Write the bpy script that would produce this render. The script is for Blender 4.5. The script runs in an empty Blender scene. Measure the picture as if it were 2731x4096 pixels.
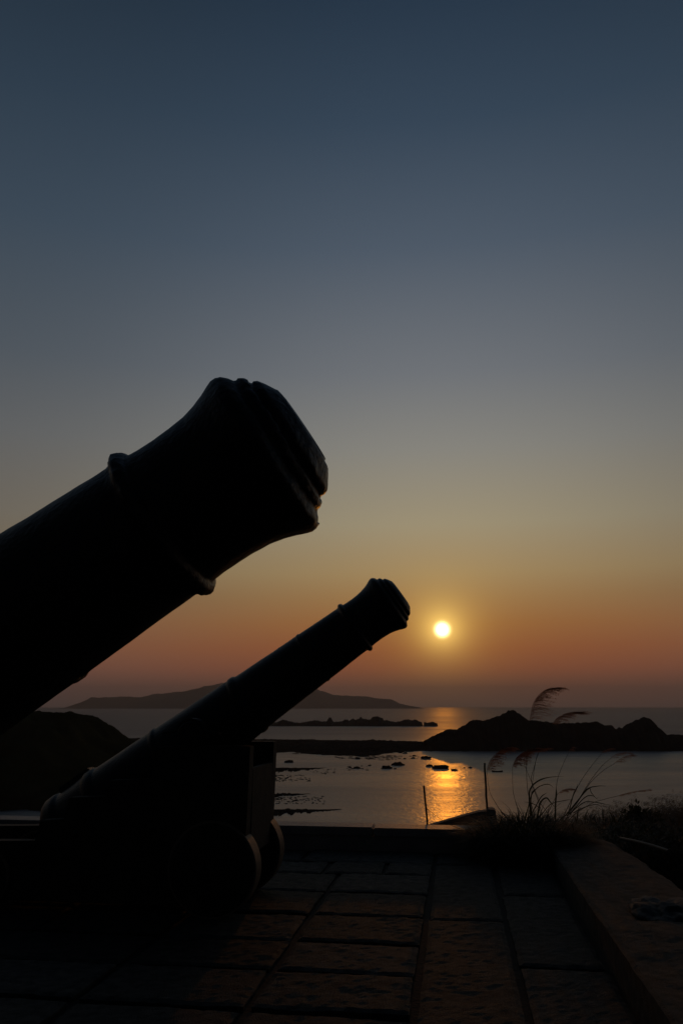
import bpy, bmesh, math, random
from math import sin, cos, pi, radians, sqrt, exp, atan2, tan
from mathutils import Vector, Matrix, noise
random.seed(11)
C = bpy.context.scene
COL = C.collection

# ------------------------------------------------------------------ camera
CAM_H = 1.5
cd = bpy.data.cameras.new("camera"); cam = bpy.data.objects.new("camera", cd); COL.objects.link(cam)
cd.sensor_fit = 'VERTICAL'; cd.sensor_height = 36.0; cd.lens = 28.0
cd.clip_start = 0.05; cd.clip_end = 60000
cam.location = (0, 0, CAM_H); cam.rotation_euler = (radians(90 + 13.66), 0, 0)
C.camera = cam
C.render.resolution_x = 682; C.render.resolution_y = 1024

# ------------------------------------------------------------------ sky, sun, exposure
SUN_EL, SUN_AZ = radians(5.22), radians(7.15)
SUN = Vector((sin(SUN_AZ) * cos(SUN_EL), cos(SUN_AZ) * cos(SUN_EL), sin(SUN_EL)))
C.view_settings.view_transform = 'Standard'; C.view_settings.look = 'None'
C.view_settings.exposure = 0.0; C.view_settings.gamma = 1.0
W = bpy.data.worlds.new("World"); C.world = W; W.use_nodes = True
nt = W.node_tree; nt.nodes.clear()

def lin(c):
    return tuple(((v / 255) / 12.92 if v / 255 <= 0.04045 else ((v / 255 + 0.055) / 1.055) ** 2.4) for v in c)

def N(t, **k):
    n = nt.nodes.new(t)
    for a, b in k.items(): setattr(n, a, b)
    return n
def M(op, a, b=None, c=None, clamp=False):
    n = N('ShaderNodeMath', operation=op); n.use_clamp = clamp
    for i, v in enumerate((a, b, c)):
        if v is None: continue
        if isinstance(v, (int, float)): n.inputs[i].default_value = v
        else: nt.links.new(v, n.inputs[i])
    return n.outputs[0]
def ramp(fac, stops):
    r = N('ShaderNodeValToRGB'); cr = r.color_ramp
    while len(cr.elements) > 1: cr.elements.remove(cr.elements[-1])
    cr.elements[0].position = stops[0][0]; cr.elements[0].color = (*stops[0][1], 1)
    for p, c in stops[1:]:
        e = cr.elements.new(p); e.color = (*c, 1)
    nt.links.new(fac, r.inputs[0]); return r.outputs[0]
def mixc(f, a, b, mode='MIX'):
    m = N('ShaderNodeMix', data_type='RGBA', blend_type=mode)
    for s, v in ((m.inputs[0], f), (m.inputs[6], a), (m.inputs[7], b)):
        if isinstance(v, (int, float)): s.default_value = v
        elif isinstance(v, tuple): s.default_value = (*v, 1)
        else: nt.links.new(v, s)
    return m.outputs[2]
tc = N('ShaderNodeTexCoord'); nrm = N('ShaderNodeVectorMath', operation='NORMALIZE')
nt.links.new(tc.outputs['Generated'], nrm.inputs[0]); D = nrm.outputs[0]
sx = N('ShaderNodeSeparateXYZ'); nt.links.new(D, sx.inputs[0])
el = M('DIVIDE', M('ARCSINE', sx.outputs[2]), radians(90))          # 0 horizon .. 1 zenith
# hues towards the sunset, by elevation in degrees
sun_side = [(0, (100, 74, 66)), (1.0, (124, 81, 64)), (2.5, (150, 85, 55)), (3.9, (158, 92, 53)), (5.6, (163, 108, 60)),
            (7.5, (165, 126, 80)), (9.2, (167, 140, 98)), (12.7, (161, 149, 122)), (18.1, (138, 136, 129)),
            (23.4, (113, 117, 122)), (31.9, (79, 91, 105)), (39.6, (54, 70, 87)), (46.4, (39, 55, 72)), (60, (20, 29, 40)), (90, (10, 15, 21))]
off_side = [(0, (86, 70, 67)), (1.0, (106, 79, 72)), (2.5, (127, 88, 72)), (3.9, (133, 92, 69)), (5.6, (129, 97, 73)),
            (7.5, (116, 96, 74)), (9.2, (120, 106, 84)), (12.7, (112, 106, 96)), (18.1, (98, 100, 101)),
            (23.4, (80, 88, 96)), (31.9, (60, 74, 88)), (39.6, (46, 61, 76)), (46.4, (34, 48, 62)), (60, (17, 25, 35)), (90, (10, 15, 21))]
back = [(0, (20, 21, 27)), (10, (18, 22, 29)), (40, (11, 16, 22)), (90, (10, 15, 21))]
f = lambda L: [(a / 90, lin(c)) for a, c in L]
elc = M('MAXIMUM', el, 0.0)
hz = N('ShaderNodeCombineXYZ'); nt.links.new(sx.outputs[0], hz.inputs[0]); nt.links.new(sx.outputs[1], hz.inputs[1])
hn = N('ShaderNodeVectorMath', operation='NORMALIZE'); nt.links.new(hz.outputs[0], hn.inputs[0])
dt = N('ShaderNodeVectorMath', operation='DOT_PRODUCT'); nt.links.new(hn.outputs[0], dt.inputs[0])
dt.inputs[1].default_value = (sin(SUN_AZ), cos(SUN_AZ), 0)
daz = M('ARCCOSINE', M('MINIMUM', dt.outputs['Value'], 1.0))
k1 = M('SMOOTHSTEP' if False else 'MULTIPLY', daz, 1 / radians(34)); k1 = M('MINIMUM', k1, 1.0)
k1 = M('MULTIPLY', M('MULTIPLY', k1, k1), M('SUBTRACT', 3.0, M('MULTIPLY', k1, 2.0)))
k2 = M('DIVIDE', M('SUBTRACT', daz, radians(28)), radians(70), clamp=True)
k2 = M('MULTIPLY', M('MULTIPLY', k2, k2), M('SUBTRACT', 3.0, M('MULTIPLY', k2, 2.0)))
sky = mixc(k1, ramp(elc, f(sun_side)), ramp(elc, f(off_side)))
sky = mixc(k2, sky, ramp(elc, f(back)))
# aureole and disc, by true angle from the sun
ds = N('ShaderNodeVectorMath', operation='DISTANCE'); nt.links.new(D, ds.inputs[0]); ds.inputs[1].default_value = SUN
g = ds.outputs['Value']
def glow(col, width, amp, p=1.0):
    t = M('DIVIDE', g, radians(width))
    if p != 1: t = M('POWER', t, p)
    return mixc(1.0, tuple(v * amp for v in col), M('EXPONENT', M('MULTIPLY', t, -1.0)), 'MULTIPLY')
sky = mixc(1.0, sky, glow((1.0, 0.70, 0.16), 0.95, 1.5), 'ADD')
sky = mixc(1.0, sky, glow((1.0, 0.56, 0.05), 2.8, 0.20), 'ADD')
sky = mixc(1.0, sky, glow((1.0, 0.86, 0.42), 0.44, 6.0, 3.0), 'ADD')
bg = N('ShaderNodeBackground'); nt.links.new(sky, bg.inputs[0]); bg.inputs[1].default_value = 1.0
nt.links.new(bg.outputs[0], N('ShaderNodeOutputWorld').inputs[0])
W.cycles.sampling_method = 'MANUAL'; W.cycles.sample_map_resolution = 1024

sl = bpy.data.lights.new("sun", 'SUN'); sl.energy = 0.125; sl.angle = radians(0.6); sl.color = (1.0, 0.32, 0.022)
so = bpy.data.objects.new("sun", sl); COL.objects.link(so)
so.rotation_euler = (-SUN).to_track_quat('-Z', 'Y').to_euler()

# ------------------------------------------------------------------ helpers
YAW = radians(8)                                   # the terrace's own grid: r along its far wall, f towards it
def G(r, f, z=0.0):
    return Vector((r * cos(YAW) + f * sin(YAW), -r * sin(YAW) + f * cos(YAW), z))
FP, PIT = 3186.0, radians(13.66)
def ray(px, py):
    u = (px - 1365.5) / FP; v = (2048 - py) / FP
    return Vector((u, cos(PIT) - v * sin(PIT), sin(PIT) + v * cos(PIT)))
def fz(py):                                        # height/distance slope seen at a height in the photo
    d = ray(1365.5, py); return d.z / d.y
def link(name, me, mat, parent=None):
    o = bpy.data.objects.new(name, me); COL.objects.link(o)
    if mat: me.materials.append(mat)
    if parent: o.parent = parent
    return o
def obj(name, bm, mat, parent=None, smooth=False):
    me = bpy.data.meshes.new(name); bm.to_mesh(me); bm.free()
    if smooth:
        for p in me.polygons: p.use_smooth = True
    return link(name, me, mat, parent)
def tag(o, label=None, cat=None, group=None, kind=None):
    if label: o['label'] = label
    if cat: o['category'] = cat
    if group: o['group'] = group
    if kind: o['kind'] = kind
    return o
def empty(name, loc, rz=0, label=None, cat=None, group=None):
    o = bpy.data.objects.new(name, None); COL.objects.link(o); o.location = loc; o.rotation_euler = (0, 0, rz)
    o.empty_display_size = 0.1
    return tag(o, label, cat, group)
def material(name, col, rough=0.8, col2=None, scale=4.0, bump=0.0, bscale=None, spec=0.5, metal=0.0, detail=6, trans=None, lo=.35, hi=.65):
    m = bpy.data.materials.new(name); m.use_nodes = True; t = m.node_tree; b = t.nodes['Principled BSDF']
    b.inputs['Base Color'].default_value = (*col, 1); b.inputs['Roughness'].default_value = rough
    b.inputs['Specular IOR Level'].default_value = spec; b.inputs['Metallic'].default_value = metal
    tcn = t.nodes.new('ShaderNodeTexCoord')
    if col2:
        n = t.nodes.new('ShaderNodeTexNoise'); n.inputs['Scale'].default_value = scale; n.inputs['Detail'].default_value = detail
        t.links.new(tcn.outputs['Object'], n.inputs['Vector'])
        r = t.nodes.new('ShaderNodeValToRGB'); r.color_ramp.elements[0].position = lo; r.color_ramp.elements[1].position = hi
        r.color_ramp.elements[0].color = (*col, 1); r.color_ramp.elements[1].color = (*col2, 1)
        t.links.new(n.outputs['Fac'], r.inputs[0]); t.links.new(r.outputs[0], b.inputs['Base Color'])
    if bump:
        n2 = t.nodes.new('ShaderNodeTexNoise'); n2.inputs['Scale'].default_value = bscale or scale * 4; n2.inputs['Detail'].default_value = 8
        t.links.new(tcn.outputs['Object'], n2.inputs['Vector'])
        bp = t.nodes.new('ShaderNodeBump'); bp.inputs['Strength'].default_value = bump; bp.inputs['Distance'].default_value = 0.02
        t.links.new(n2.outputs['Fac'], bp.inputs['Height']); t.links.new(bp.outputs[0], b.inputs['Normal'])
    if trans:
        tr = t.nodes.new('ShaderNodeBsdfTranslucent'); tr.inputs[0].default_value = (*trans, 1)
        mx = t.nodes.new('ShaderNodeMixShader'); mx.inputs[0].default_value = 0.5
        t.links.new(b.outputs[0], mx.inputs[1]); t.links.new(tr.outputs[0], mx.inputs[2])
        t.links.new(mx.outputs[0], t.nodes['Material Output'].inputs[0])
    return m
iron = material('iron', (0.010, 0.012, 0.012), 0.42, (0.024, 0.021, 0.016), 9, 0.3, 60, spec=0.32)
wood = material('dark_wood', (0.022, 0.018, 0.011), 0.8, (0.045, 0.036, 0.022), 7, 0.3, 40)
rimwood = material('lit_rim_wood', (0.13, 0.095, 0.06), 0.6, (0.2, 0.15, 0.1), 7, 0.3, 40)  # paler than the wheels: low sunlight on their treads, put into the colour
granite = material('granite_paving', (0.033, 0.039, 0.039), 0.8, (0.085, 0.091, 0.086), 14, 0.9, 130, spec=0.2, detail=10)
mortar = material('mortar', (0.01, 0.01, 0.01), 0.95, (0.018, 0.017, 0.015), 5, 0.4, 40)
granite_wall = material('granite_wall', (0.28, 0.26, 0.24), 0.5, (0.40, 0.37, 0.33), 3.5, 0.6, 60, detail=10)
concrete = material('concrete', (0.12, 0.11, 0.10), 0.85, (0.2, 0.18, 0.16), 3, 0.4, 30)
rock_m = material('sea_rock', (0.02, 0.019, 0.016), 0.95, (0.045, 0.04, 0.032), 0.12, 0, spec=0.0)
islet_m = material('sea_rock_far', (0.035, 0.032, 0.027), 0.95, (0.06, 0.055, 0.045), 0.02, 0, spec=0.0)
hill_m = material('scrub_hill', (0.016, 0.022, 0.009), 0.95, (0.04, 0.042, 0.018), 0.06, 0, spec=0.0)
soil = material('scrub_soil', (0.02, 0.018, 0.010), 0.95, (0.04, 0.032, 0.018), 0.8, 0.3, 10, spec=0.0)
leaf_m = material('grass_leaf', (0.022, 0.032, 0.010), 0.6, (0.05, 0.05, 0.02), 3, trans=(0.035, 0.04, 0.012))
reed_m = material('dry_reed', (0.09, 0.055, 0.024), 0.8, (0.045, 0.04, 0.018), 0.7, trans=(0.11, 0.06, 0.02))
plume_m = material('plume', (0.30, 0.20, 0.15), 0.85, trans=(0.80, 0.42, 0.25))
stalk_m = material('stalk', (0.035, 0.03, 0.015), 0.6)
pale_rock = material('pale_rock', (0.03, 0.034, 0.034), 0.85, (0.08, 0.088, 0.088), 6, 0.7, 30)

def box(bm, a, b, tf=None, bev=0.0):
    x0, y0, z0 = a; x1, y1, z1 = b
    vs = [bm.verts.new(p) for p in ((x0, y0, z0), (x1, y0, z0), (x1, y1, z0), (x0, y1, z0), (x0, y0, z1), (x1, y0, z1), (x1, y1, z1), (x0, y1, z1))]
    fs = [bm.faces.new([vs[i] for i in q]) for q in ((0, 3, 2, 1), (4, 5, 6, 7), (0, 1, 5, 4), (1, 2, 6, 5), (2, 3, 7, 6), (3, 0, 4, 7))]
    if bev:
        r = bmesh.ops.bevel(bm, geom=list({e for fc in fs for e in fc.edges}), offset=bev, segments=2, affect='EDGES')
        vs = list({v for fc in r['faces'] for v in fc.verts} | {v for v in vs if v.is_valid})
    if tf:
        for v in vs: v.co = tf(v.co)
    return vs
def prism(bm, poly, y0, y1, bev=0.0):               # polygon in x-z, extruded along y
    a = [bm.verts.new((x, y0, z)) for x, z in poly]; b = [bm.verts.new((x, y1, z)) for x, z in poly]
    n = len(poly); fs = [bm.faces.new(a), bm.faces.new(b[::-1])]
    for i in range(n): fs.append(bm.faces.new((a[i], b[i], b[(i + 1) % n], a[(i + 1) % n])))
    if bev: bmesh.ops.bevel(bm, geom=list({e for fc in fs for e in fc.edges}), offset=bev, segments=2, affect='EDGES')
    bmesh.ops.recalc_face_normals(bm, faces=bm.faces)
def tube(bm, pts, rad, seg=6):
    pts = [Vector(p) for p in pts]; n = len(pts); rings = []
    for i, p in enumerate(pts):
        t = (pts[min(i + 1, n - 1)] - pts[max(i - 1, 0)]).normalized()
        s = t.cross(Vector((0.13, 0.99, 0.05))).normalized() if abs(t.y) < 0.95 else t.cross(Vector((1, 0, 0))).normalized()
        w = t.cross(s); r = rad[i] if isinstance(rad, (list, tuple)) else rad
        rings.append([bm.verts.new(p + (s * cos(2 * pi * k / seg) + w * sin(2 * pi * k / seg)) * r) for k in range(seg)])
    for i in range(n - 1):
        for k in range(seg):
            bm.faces.new((rings[i][k], rings[i][(k + 1) % seg], rings[i + 1][(k + 1) % seg], rings[i + 1][k]))
    bm.faces.new(rings[0][::-1]); bm.faces.new(rings[-1])
def lathe(bm, prof, seg, ax=Vector((1, 0, 0)), o=Vector((0, 0, 0)), disp=None):
    """prof = (distance back from o along -ax, radius)"""
    s = ax.cross(Vector((0, 0, 1)));
    if s.length < 1e-3: s = Vector((0, 1, 0))
    s.normalize(); w = s.cross(ax); rings = []
    for u, r in prof:
        R_ = []
        for k in range(seg):
            a = 2 * pi * k / seg
            rr, uu = disp(u, r, a) if disp else (r, u)
            R_.append(bm.verts.new(o - ax * uu + (s * cos(a) + w * sin(a)) * rr))
        rings.append(R_)
    for i in range(len(rings) - 1):
        for k in range(seg): bm.faces.new((rings[i][k], rings[i][(k + 1) % seg], rings[i + 1][(k + 1) % seg], rings[i + 1][k]))
    bm.faces.new(rings[0]); bm.faces.new(rings[-1][::-1])
    bmesh.ops.recalc_face_normals(bm, faces=bm.faces)
def smoothpath(pts, n=6):
    P = [Vector(p) for p in pts]; P = [P[0] * 2 - P[1]] + P + [P[-1] * 2 - P[-2]]; out = []
    for i in range(1, len(P) - 2):
        for j in range(n):
            t = j / n; a, b, c, d = P[i - 1], P[i], P[i + 1], P[i + 2]
            out.append(0.5 * ((2 * b) + (c - a) * t + (2 * a - 5 * b + 4 * c - d) * t * t + (3 * b - a - 3 * c + d) * t ** 3))
    out.append(P[-2]); return out
def fbm(x, y, z=0.0, o=5): return noise.fractal(Vector((x, y, z)), 0.9, 2.1, o)
def interp(L, x):
    if x <= L[0][0]: return L[0][1]
    for (a, b), (c, d) in zip(L, L[1:]):
        if x <= c: return b + (d - b) * (x - a) / (c - a)
    return L[-1][1]

# ------------------------------------------------------------------ sea
SEA = CAM_H - 30.0
wm = bpy.data.materials.new('sea_water'); wm.use_nodes = True; t = wm.node_tree; b = t.nodes['Principled BSDF']
b.inputs['Base Color'].default_value = (0.006, 0.008, 0.009, 1); b.inputs['IOR'].default_value = 2.9
tcn = t.nodes.new('ShaderNodeTexCoord')
def wnoise(sx_, sy_, detail, seed=0.0):
    mp = t.nodes.new('ShaderNodeMapping'); mp.inputs['Scale'].default_value = (sx_, sy_, 1); mp.inputs['Location'].default_value = (seed, seed * 1.7, 0)
    n = t.nodes.new('ShaderNodeTexNoise'); n.inputs['Scale'].default_value = 1; n.inputs['Detail'].default_value = detail
    t.links.new(tcn.outputs['Object'], mp.inputs[0]); t.links.new(mp.outputs[0], n.inputs['Vector']); return n.outputs['Fac']
def bumpn(h, dist, strength, prev=None):
    n = t.nodes.new('ShaderNodeBump'); n.inputs['Distance'].default_value = dist; n.inputs['Strength'].default_value = strength
    t.links.new(h, n.inputs['Height'])
    if prev: t.links.new(prev, n.inputs['Normal'])
    return n.outputs[0]
b1 = bumpn(wnoise(0.04, 0.05, 3), 1.2, 0.35)
b2 = bumpn(wnoise(0.6, 0.35, 5, 3.0), 0.28, 0.6, b1)
t.links.new(b2, b.inputs['Normal'])
rr = t.nodes.new('ShaderNodeMapRange'); t.links.new(wnoise(0.006, 0.03, 4, 7.0), rr.inputs[0])
rr.inputs[1].default_value = 0.35; rr.inputs[2].default_value = 0.65; rr.inputs[3].default_value = 0.23; rr.inputs[4].default_value = 0.33
# the open sea beyond the spit is rougher than the sheltered bay
sp_ = t.nodes.new('ShaderNodeSeparateXYZ'); t.links.new(tcn.outputs['Object'], sp_.inputs[0])
op = t.nodes.new('ShaderNodeMapRange'); t.links.new(sp_.outputs[1], op.inputs[0]); op.inputs[1].default_value = 560; op.inputs[2].default_value = 900; op.inputs[3].default_value = 0; op.inputs[4].default_value = .16
ad = t.nodes.new('ShaderNodeMath'); ad.operation = 'ADD'; t.links.new(rr.outputs[0], ad.inputs[0]); t.links.new(op.outputs[0], ad.inputs[1])
t.links.new(ad.outputs[0], b.inputs['Roughness'])
b2_ = t.nodes.new('ShaderNodeBsdfPrincipled'); b2_.inputs['Base Color'].default_value = (0.006, 0.008, 0.009, 1); b2_.inputs['IOR'].default_value = 2.9
ad2 = t.nodes.new('ShaderNodeMath'); ad2.operation = 'ADD'; t.links.new(ad.outputs[0], ad2.inputs[0]); ad2.inputs[1].default_value = 0.30; t.links.new(ad2.outputs[0], b2_.inputs['Roughness'])
t.links.new(b2, b2_.inputs['Normal']); mxs = t.nodes.new('ShaderNodeMixShader'); mxs.inputs[0].default_value = .68
t.links.new(b.outputs[0], mxs.inputs[1]); t.links.new(b2_.outputs[0], mxs.inputs[2]); t.links.new(mxs.outputs[0], t.nodes['Material Output'].inputs[0])
bm = bmesh.new(); n = 96; ctr = bm.verts.new((0, 0, SEA)); R_ = 15000
ring = [bm.verts.new((R_ * sin(2 * pi * k / n), R_ * cos(2 * pi * k / n), SEA)) for k in range(n)]
for k in range(n): bm.faces.new((ctr, ring[(k + 1) % n], ring[k]))
tag(obj('sea', bm, wm), kind='structure')

# ------------------------------------------------------------------ land
def landmass(name, mat, y0, depth, tops, nx, ny, rough, nscale, peak=0.5, seed=0.0, jag=0.0, sharp=1.0, edge=0.0, taper=False):
    """tops: (world x, height above the sea); the ridge runs across, cross-section rises from both shores"""
    bm = bmesh.new(); x0, x1 = tops[0][0], tops[-1][0]; g_ = []
    for i in range(nx + 1):
        x = x0 + (x1 - x0) * i / nx; row = []; H = interp(tops, x)
        ee = edge * fbm(x * nscale * 1.5, seed + 9.0)
        for j in range(ny + 1):
            s_ = j / ny
            w = (s_ / peak if s_ < peak else (1 - s_) / (1 - peak)); prof = sin(min(1, w) * pi / 2) ** sharp
            y = y0 + ee * (1 - s_) + depth * s_
            if taper: q_ = 1 - i / nx; y = y0 + depth * (1 - (1 - s_) * (q_ ** .8) * (1 + .5 * fbm(x * .6, seed) + .3 * noise.noise(Vector((x * 2.5, seed, 0)))))
            nz = fbm(x * nscale, y * nscale, seed)
            z = H * prof * (1 + jag * fbm(x * nscale * 3, y * nscale * 3, seed + 4)) + rough * nz * min(1, w * 3) * min(1, H / (rough + .01))
            if j in (0, ny): z = -1.5
            row.append(bm.verts.new((x, y, SEA + z)))
        g_.append(row)
    for i in range(nx):
        for j in range(ny): bm.faces.new((g_[i][j], g_[i + 1][j], g_[i + 1][j + 1], g_[i][j + 1]))
    return obj(name, bm, mat, smooth=True)
def tops_at(y, pts):                                   # silhouette seen in the photo -> heights at distance y
    out = []
    for px, py in pts:
        d = ray(px, py); k = y / d.y; out.append((d.x * k, max(0.2, CAM_H + d.z * k - SEA)))
    return out

# far island, 8.4 km away
P = [(315, 2832), (345, 2812), (380, 2790), (410, 2788), (470, 2789), (560, 2790), (600, 2778), (680, 2772), (740, 2765), (800, 2750), (860, 2740), (930, 2724), (1000, 2712),
     (1090, 2712), (1180, 2728), (1276, 2764), (1330, 2779), (1400, 2785), (1460, 2784), (1500, 2793), (1560, 2799), (1580, 2806), (1600, 2818), (1640, 2824), (1676, 2834)]
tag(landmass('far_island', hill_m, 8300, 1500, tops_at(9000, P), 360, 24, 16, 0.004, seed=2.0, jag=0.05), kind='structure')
# chain of islets, 1.25 km away
P = [(1060, 2894), (1110, 2889), (1130, 2880), (1150, 2884), (1180, 2891), (1230, 2890), (1260, 2882), (1290, 2888), (1308, 2886), (1316, 2872), (1324, 2873), (1332, 2888), (1370, 2887), (1385, 2878), (1395, 2886),
     (1412, 2875), (1425, 2884), (1440, 2873), (1460, 2878), (1480, 2876), (1500, 2866), (1520, 2870), (1535, 2880), (1570, 2888), (1590, 2886), (1620, 2877), (1640, 2884), (1655, 2879), (1672, 2884), (1684, 2891)]
tag(landmass('islet_chain', islet_m, 1225, 70, tops_at(1260, P), 300, 14, 1.5, 0.05, seed=5.0, jag=0.3), kind='structure')
tag(landmass('low_islet', islet_m, 1235, 9, tops_at(1250, [(1692, 2889), (1710, 2888), (1725, 2888), (1745, 2891)]), 50, 8, .5, 0.05, seed=15.0, jag=.3), kind='structure')
# low spit at 565 m that joins the two headlands, ragged towards the camera
def spit():
    bm = bmesh.new(); g_ = []; nx, ny = 420, 120
    for i in range(nx + 1):
        x = -250 + 340 * i / nx
        near = interp([(-250, 540), (-150, 530), (-70, 530), (-40, 545), (-20, 520), (0, 505), (15, 500), (25, 520), (35, 545), (60, 562), (90, 560)], x) + 14 * fbm(x * .05, 3)
        far = interp([(-250, 800), (-60, 760), (20, 740), (90, 700)], x)
        row = []
        for j in range(ny + 1):
            s_ = j / ny; y = near + (far - near) * s_ ** 1.3
            w = min(1, 6 * s_, 6 * (1 - s_))
            z = w * (0.9 + 1.6 * max(0, fbm(x * .05, y * .05, 8)) + 0.6 * fbm(x * .25, y * .25, 1) + 1.1 * max(0, noise.noise(Vector((x * .30, y * .16, 7))))) - 0.15 * (1 - w)
            if s_ < .25: z -= 1.0 * (1 - s_ / .25) * (0.5 + 1.2 * noise.noise(Vector((x * .12, y * .12, 3))))
            if j in (0, ny): z = -1
            row.append(bm.verts.new((x, y, SEA + z)))
        g_.append(row)
    for i in range(nx):
        for j in range(ny): bm.faces.new((g_[i][j], g_[i + 1][j], g_[i + 1][j + 1], g_[i][j + 1]))
    tag(obj('spit', bm, rock_m, smooth=True), kind='structure')
spit()
# rocky headland on the right
P = [(1700, 2962), (1712, 2960), (1730, 2945), (1760, 2934), (1790, 2921), (1830, 2916), (1860, 2900), (1885, 2880), (1930, 2883), (1965, 2876), (2000, 2862), (2030, 2846), (2052, 2844), (2080, 2860), (2115, 2884),
     (2165, 2884), (2200, 2893), (2260, 2894), (2330, 2892), (2370, 2886), (2395, 2894), (2420, 2903), (2440, 2900), (2460, 2918), (2475, 2912), (2490, 2916), (2510, 2898), (2540, 2885), (2572, 2871),
     (2595, 2878), (2615, 2900), (2645, 2925), (2655, 2940), (2680, 2938), (2715, 2938), (2760, 2944), (2850, 2930), (3000, 2950), (3200, 2985), (3300, 2998)]
tag(landmass('headland', rock_m, 560, 64, tops_at(589, P), 640, 40, 1.0, 0.14, peak=.45, seed=11.0, jag=0.04, sharp=1.7, edge=6), kind='structure')
# left headland, scrub covered, nearer
P = [(-900, 2800), (-500, 2815), (-200, 2835), (0, 2850), (170, 2850), (200, 2854), (250, 2856), (300, 2862), (330, 2870), (360, 2885), (385, 2910), (405, 2935), (430, 2955), (470, 2975), (560, 3010), (700, 3040)]
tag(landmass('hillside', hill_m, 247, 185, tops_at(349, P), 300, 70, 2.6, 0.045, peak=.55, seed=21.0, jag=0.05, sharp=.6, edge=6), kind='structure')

# shelves of reef reaching out from the left
for k, (px0, px1, py, dpt, seed) in enumerate([(960, 1300, 3086, 52, 1), (1000, 1240, 3184, 16, 2), (900, 1366, 3255, 22, 3)]):
    y0 = 30 / -fz(py); T = []
    for q in range(41):
        s_ = q / 40; d = ray(px0 + (px1 - px0) * s_, py); T.append((d.x * y0 / d.y, 0.10 + 0.40 * min(1, (1 - s_) * 2) * (1 + 1.2 * fbm(s_ * 14, seed)) * (1 - s_ ** 3)))
    o = landmass('reef', rock_m, y0 - dpt * .55, dpt, T, 320, 12, .3, 0.5, seed=seed * 3.3, jag=.6, taper=True)
    tag(o, ['broad dark reef tongue on the water beside the cannon carriage, farthest of three', 'short speckled reef tongue between the two longer reef tongues beside the carriage',
            'long thin dark reef tongue nearest the terrace wall, pointing right'][k], 'reef', 'reef tongues beside the cannon carriage')

# rocks awash in the bay
RK = bmesh.new()
def rock_mesh(seed, sx_, sy_, sz_, sub=3, fr=1.6):
    bm = bmesh.new(); bmesh.ops.create_icosphere(bm, subdivisions=sub, radius=1)
    for v in bm.verts:
        n_ = 1 + .38 * fbm(v.co.x * fr + seed, v.co.y * fr, v.co.z * fr, 4)
        v.co = Vector((v.co.x * sx_ * n_, v.co.y * sy_ * n_, v.co.z * sz_ * n_))
    return bm
RK.free()
rocks = [(1158, 3050, 34, 'lone small dark rock awash near the cannon carriage front'), (1478, 3063, 14, 'tiny dark rock left of the pair of wide rocks in the bay'), (1430, 3036, 22, 'small dark rock below the ragged edge of the spit, left of centre bay'), (1545, 3074, 44, 'wide low dark rock in the bay, lower left of a pair'),
         (1592, 3061, 50, 'wide jagged dark rock in the bay, upper right of a pair'), (1580, 3076, 12, 'tiny dark rock just right of the lower left rock of the pair'), (1716, 3066, 28, 'small dark rock at the left of three rocks in the golden sun path'),
         (1764, 3074, 62, 'longest dark rock of the three lying in the golden sun path'), (1815, 3082, 24, 'rounded dark rock at the right of three rocks in the golden sun path'), (1702, 3034, 36, 'flat dark rock in the sun path nearest the foot of the headland'),
         (1652, 3034, 16, 'tiny dark rock left of the flat one near the headland foot'), (1618, 3036, 12, 'tiny dark rock between the wide right rock of the pair and the spit'), (1880, 3072, 16, 'small dark rock right of the sun path, left of the boat'), (1400, 3070, 12, 'tiny dark rock farthest left in the row below the spit, left of its wider neighbour'), (1426, 3074, 26, 'small flat rock in the row below the spit, just right of the tiniest left one'), (1620, 3014, 18, 'tiny rock right under the spit edge, right of its twin'), (1600, 3012, 16, 'tiny rock right under the spit edge, left of its twin'), (1856, 3072, 8, 'tiniest rock right of the sun path, just left of a slightly larger one'), (1655, 3024, 14, 'tiny rock above another tiny one, left of the flat rock near the headland foot'), (1250, 3008, 60, 'long flat dark rock just off the spit, nearest the cannon carriage')]
for k, (px, py, w, lab) in enumerate(rocks):
    y = 30 / -fz(py); d = ray(px, py); x = d.x * y / d.y; ww = w / FP * y / 2
    o = obj('sea_rock', rock_mesh(k * 3.1, ww, max(1.0, ww * .8), max(.3, min(1.5, ww * .5))), rock_m, smooth=False)
    o.location = (x, y, SEA + .05)
    tag(o, lab or 'tiny dark rock barely awash in the bay beyond the terrace', 'rock', 'rocks awash in the bay')

# weed and pebbles breaking the surface round the reef tongues, too many to count
bm = bmesh.new(); random.seed(5)
for (px0, px1, py0, py1, cnt, wd) in [(1100, 1240, 3100, 3126, 90, .9), (1100, 1300, 3184, 3216, 110, .6), (1340, 1480, 3014, 3036, 60, 1.6), (1470, 1600, 3022, 3040, 70, 1.7), (1380, 1470, 3062, 3082, 30, 1.0), (1180, 1330, 3006, 3016, 30, 2.4), (1640, 1720, 3022, 3040, 26, 1.2), (1240, 1340, 3076, 3100, 30, .8)]:
    for _ in range(cnt):
        u_ = random.random() ** 1.6; py = random.uniform(py0, py1); px = px0 + (px1 - px0) * (u_ if px0 < 1200 else random.random()); yy = 30 / -fz(py); d = ray(px, py); c_ = Vector((d.x * yy / d.y, yy, SEA)); w_ = wd * random.uniform(.2, 1)
        vs = bmesh.ops.create_icosphere(bm, subdivisions=1, radius=1)['verts']
        for v in vs: v.co = c_ + Vector((v.co.x * w_, v.co.y * w_ * 1.6, v.co.z * .10 + .03)) * random.uniform(.8, 1.2)
tag(obj('seaweed', bm, rock_m), 'dark seaweed and pebbles breaking the surface around the reef tongues and spit', 'seaweed', kind='stuff')
random.seed(12)

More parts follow.
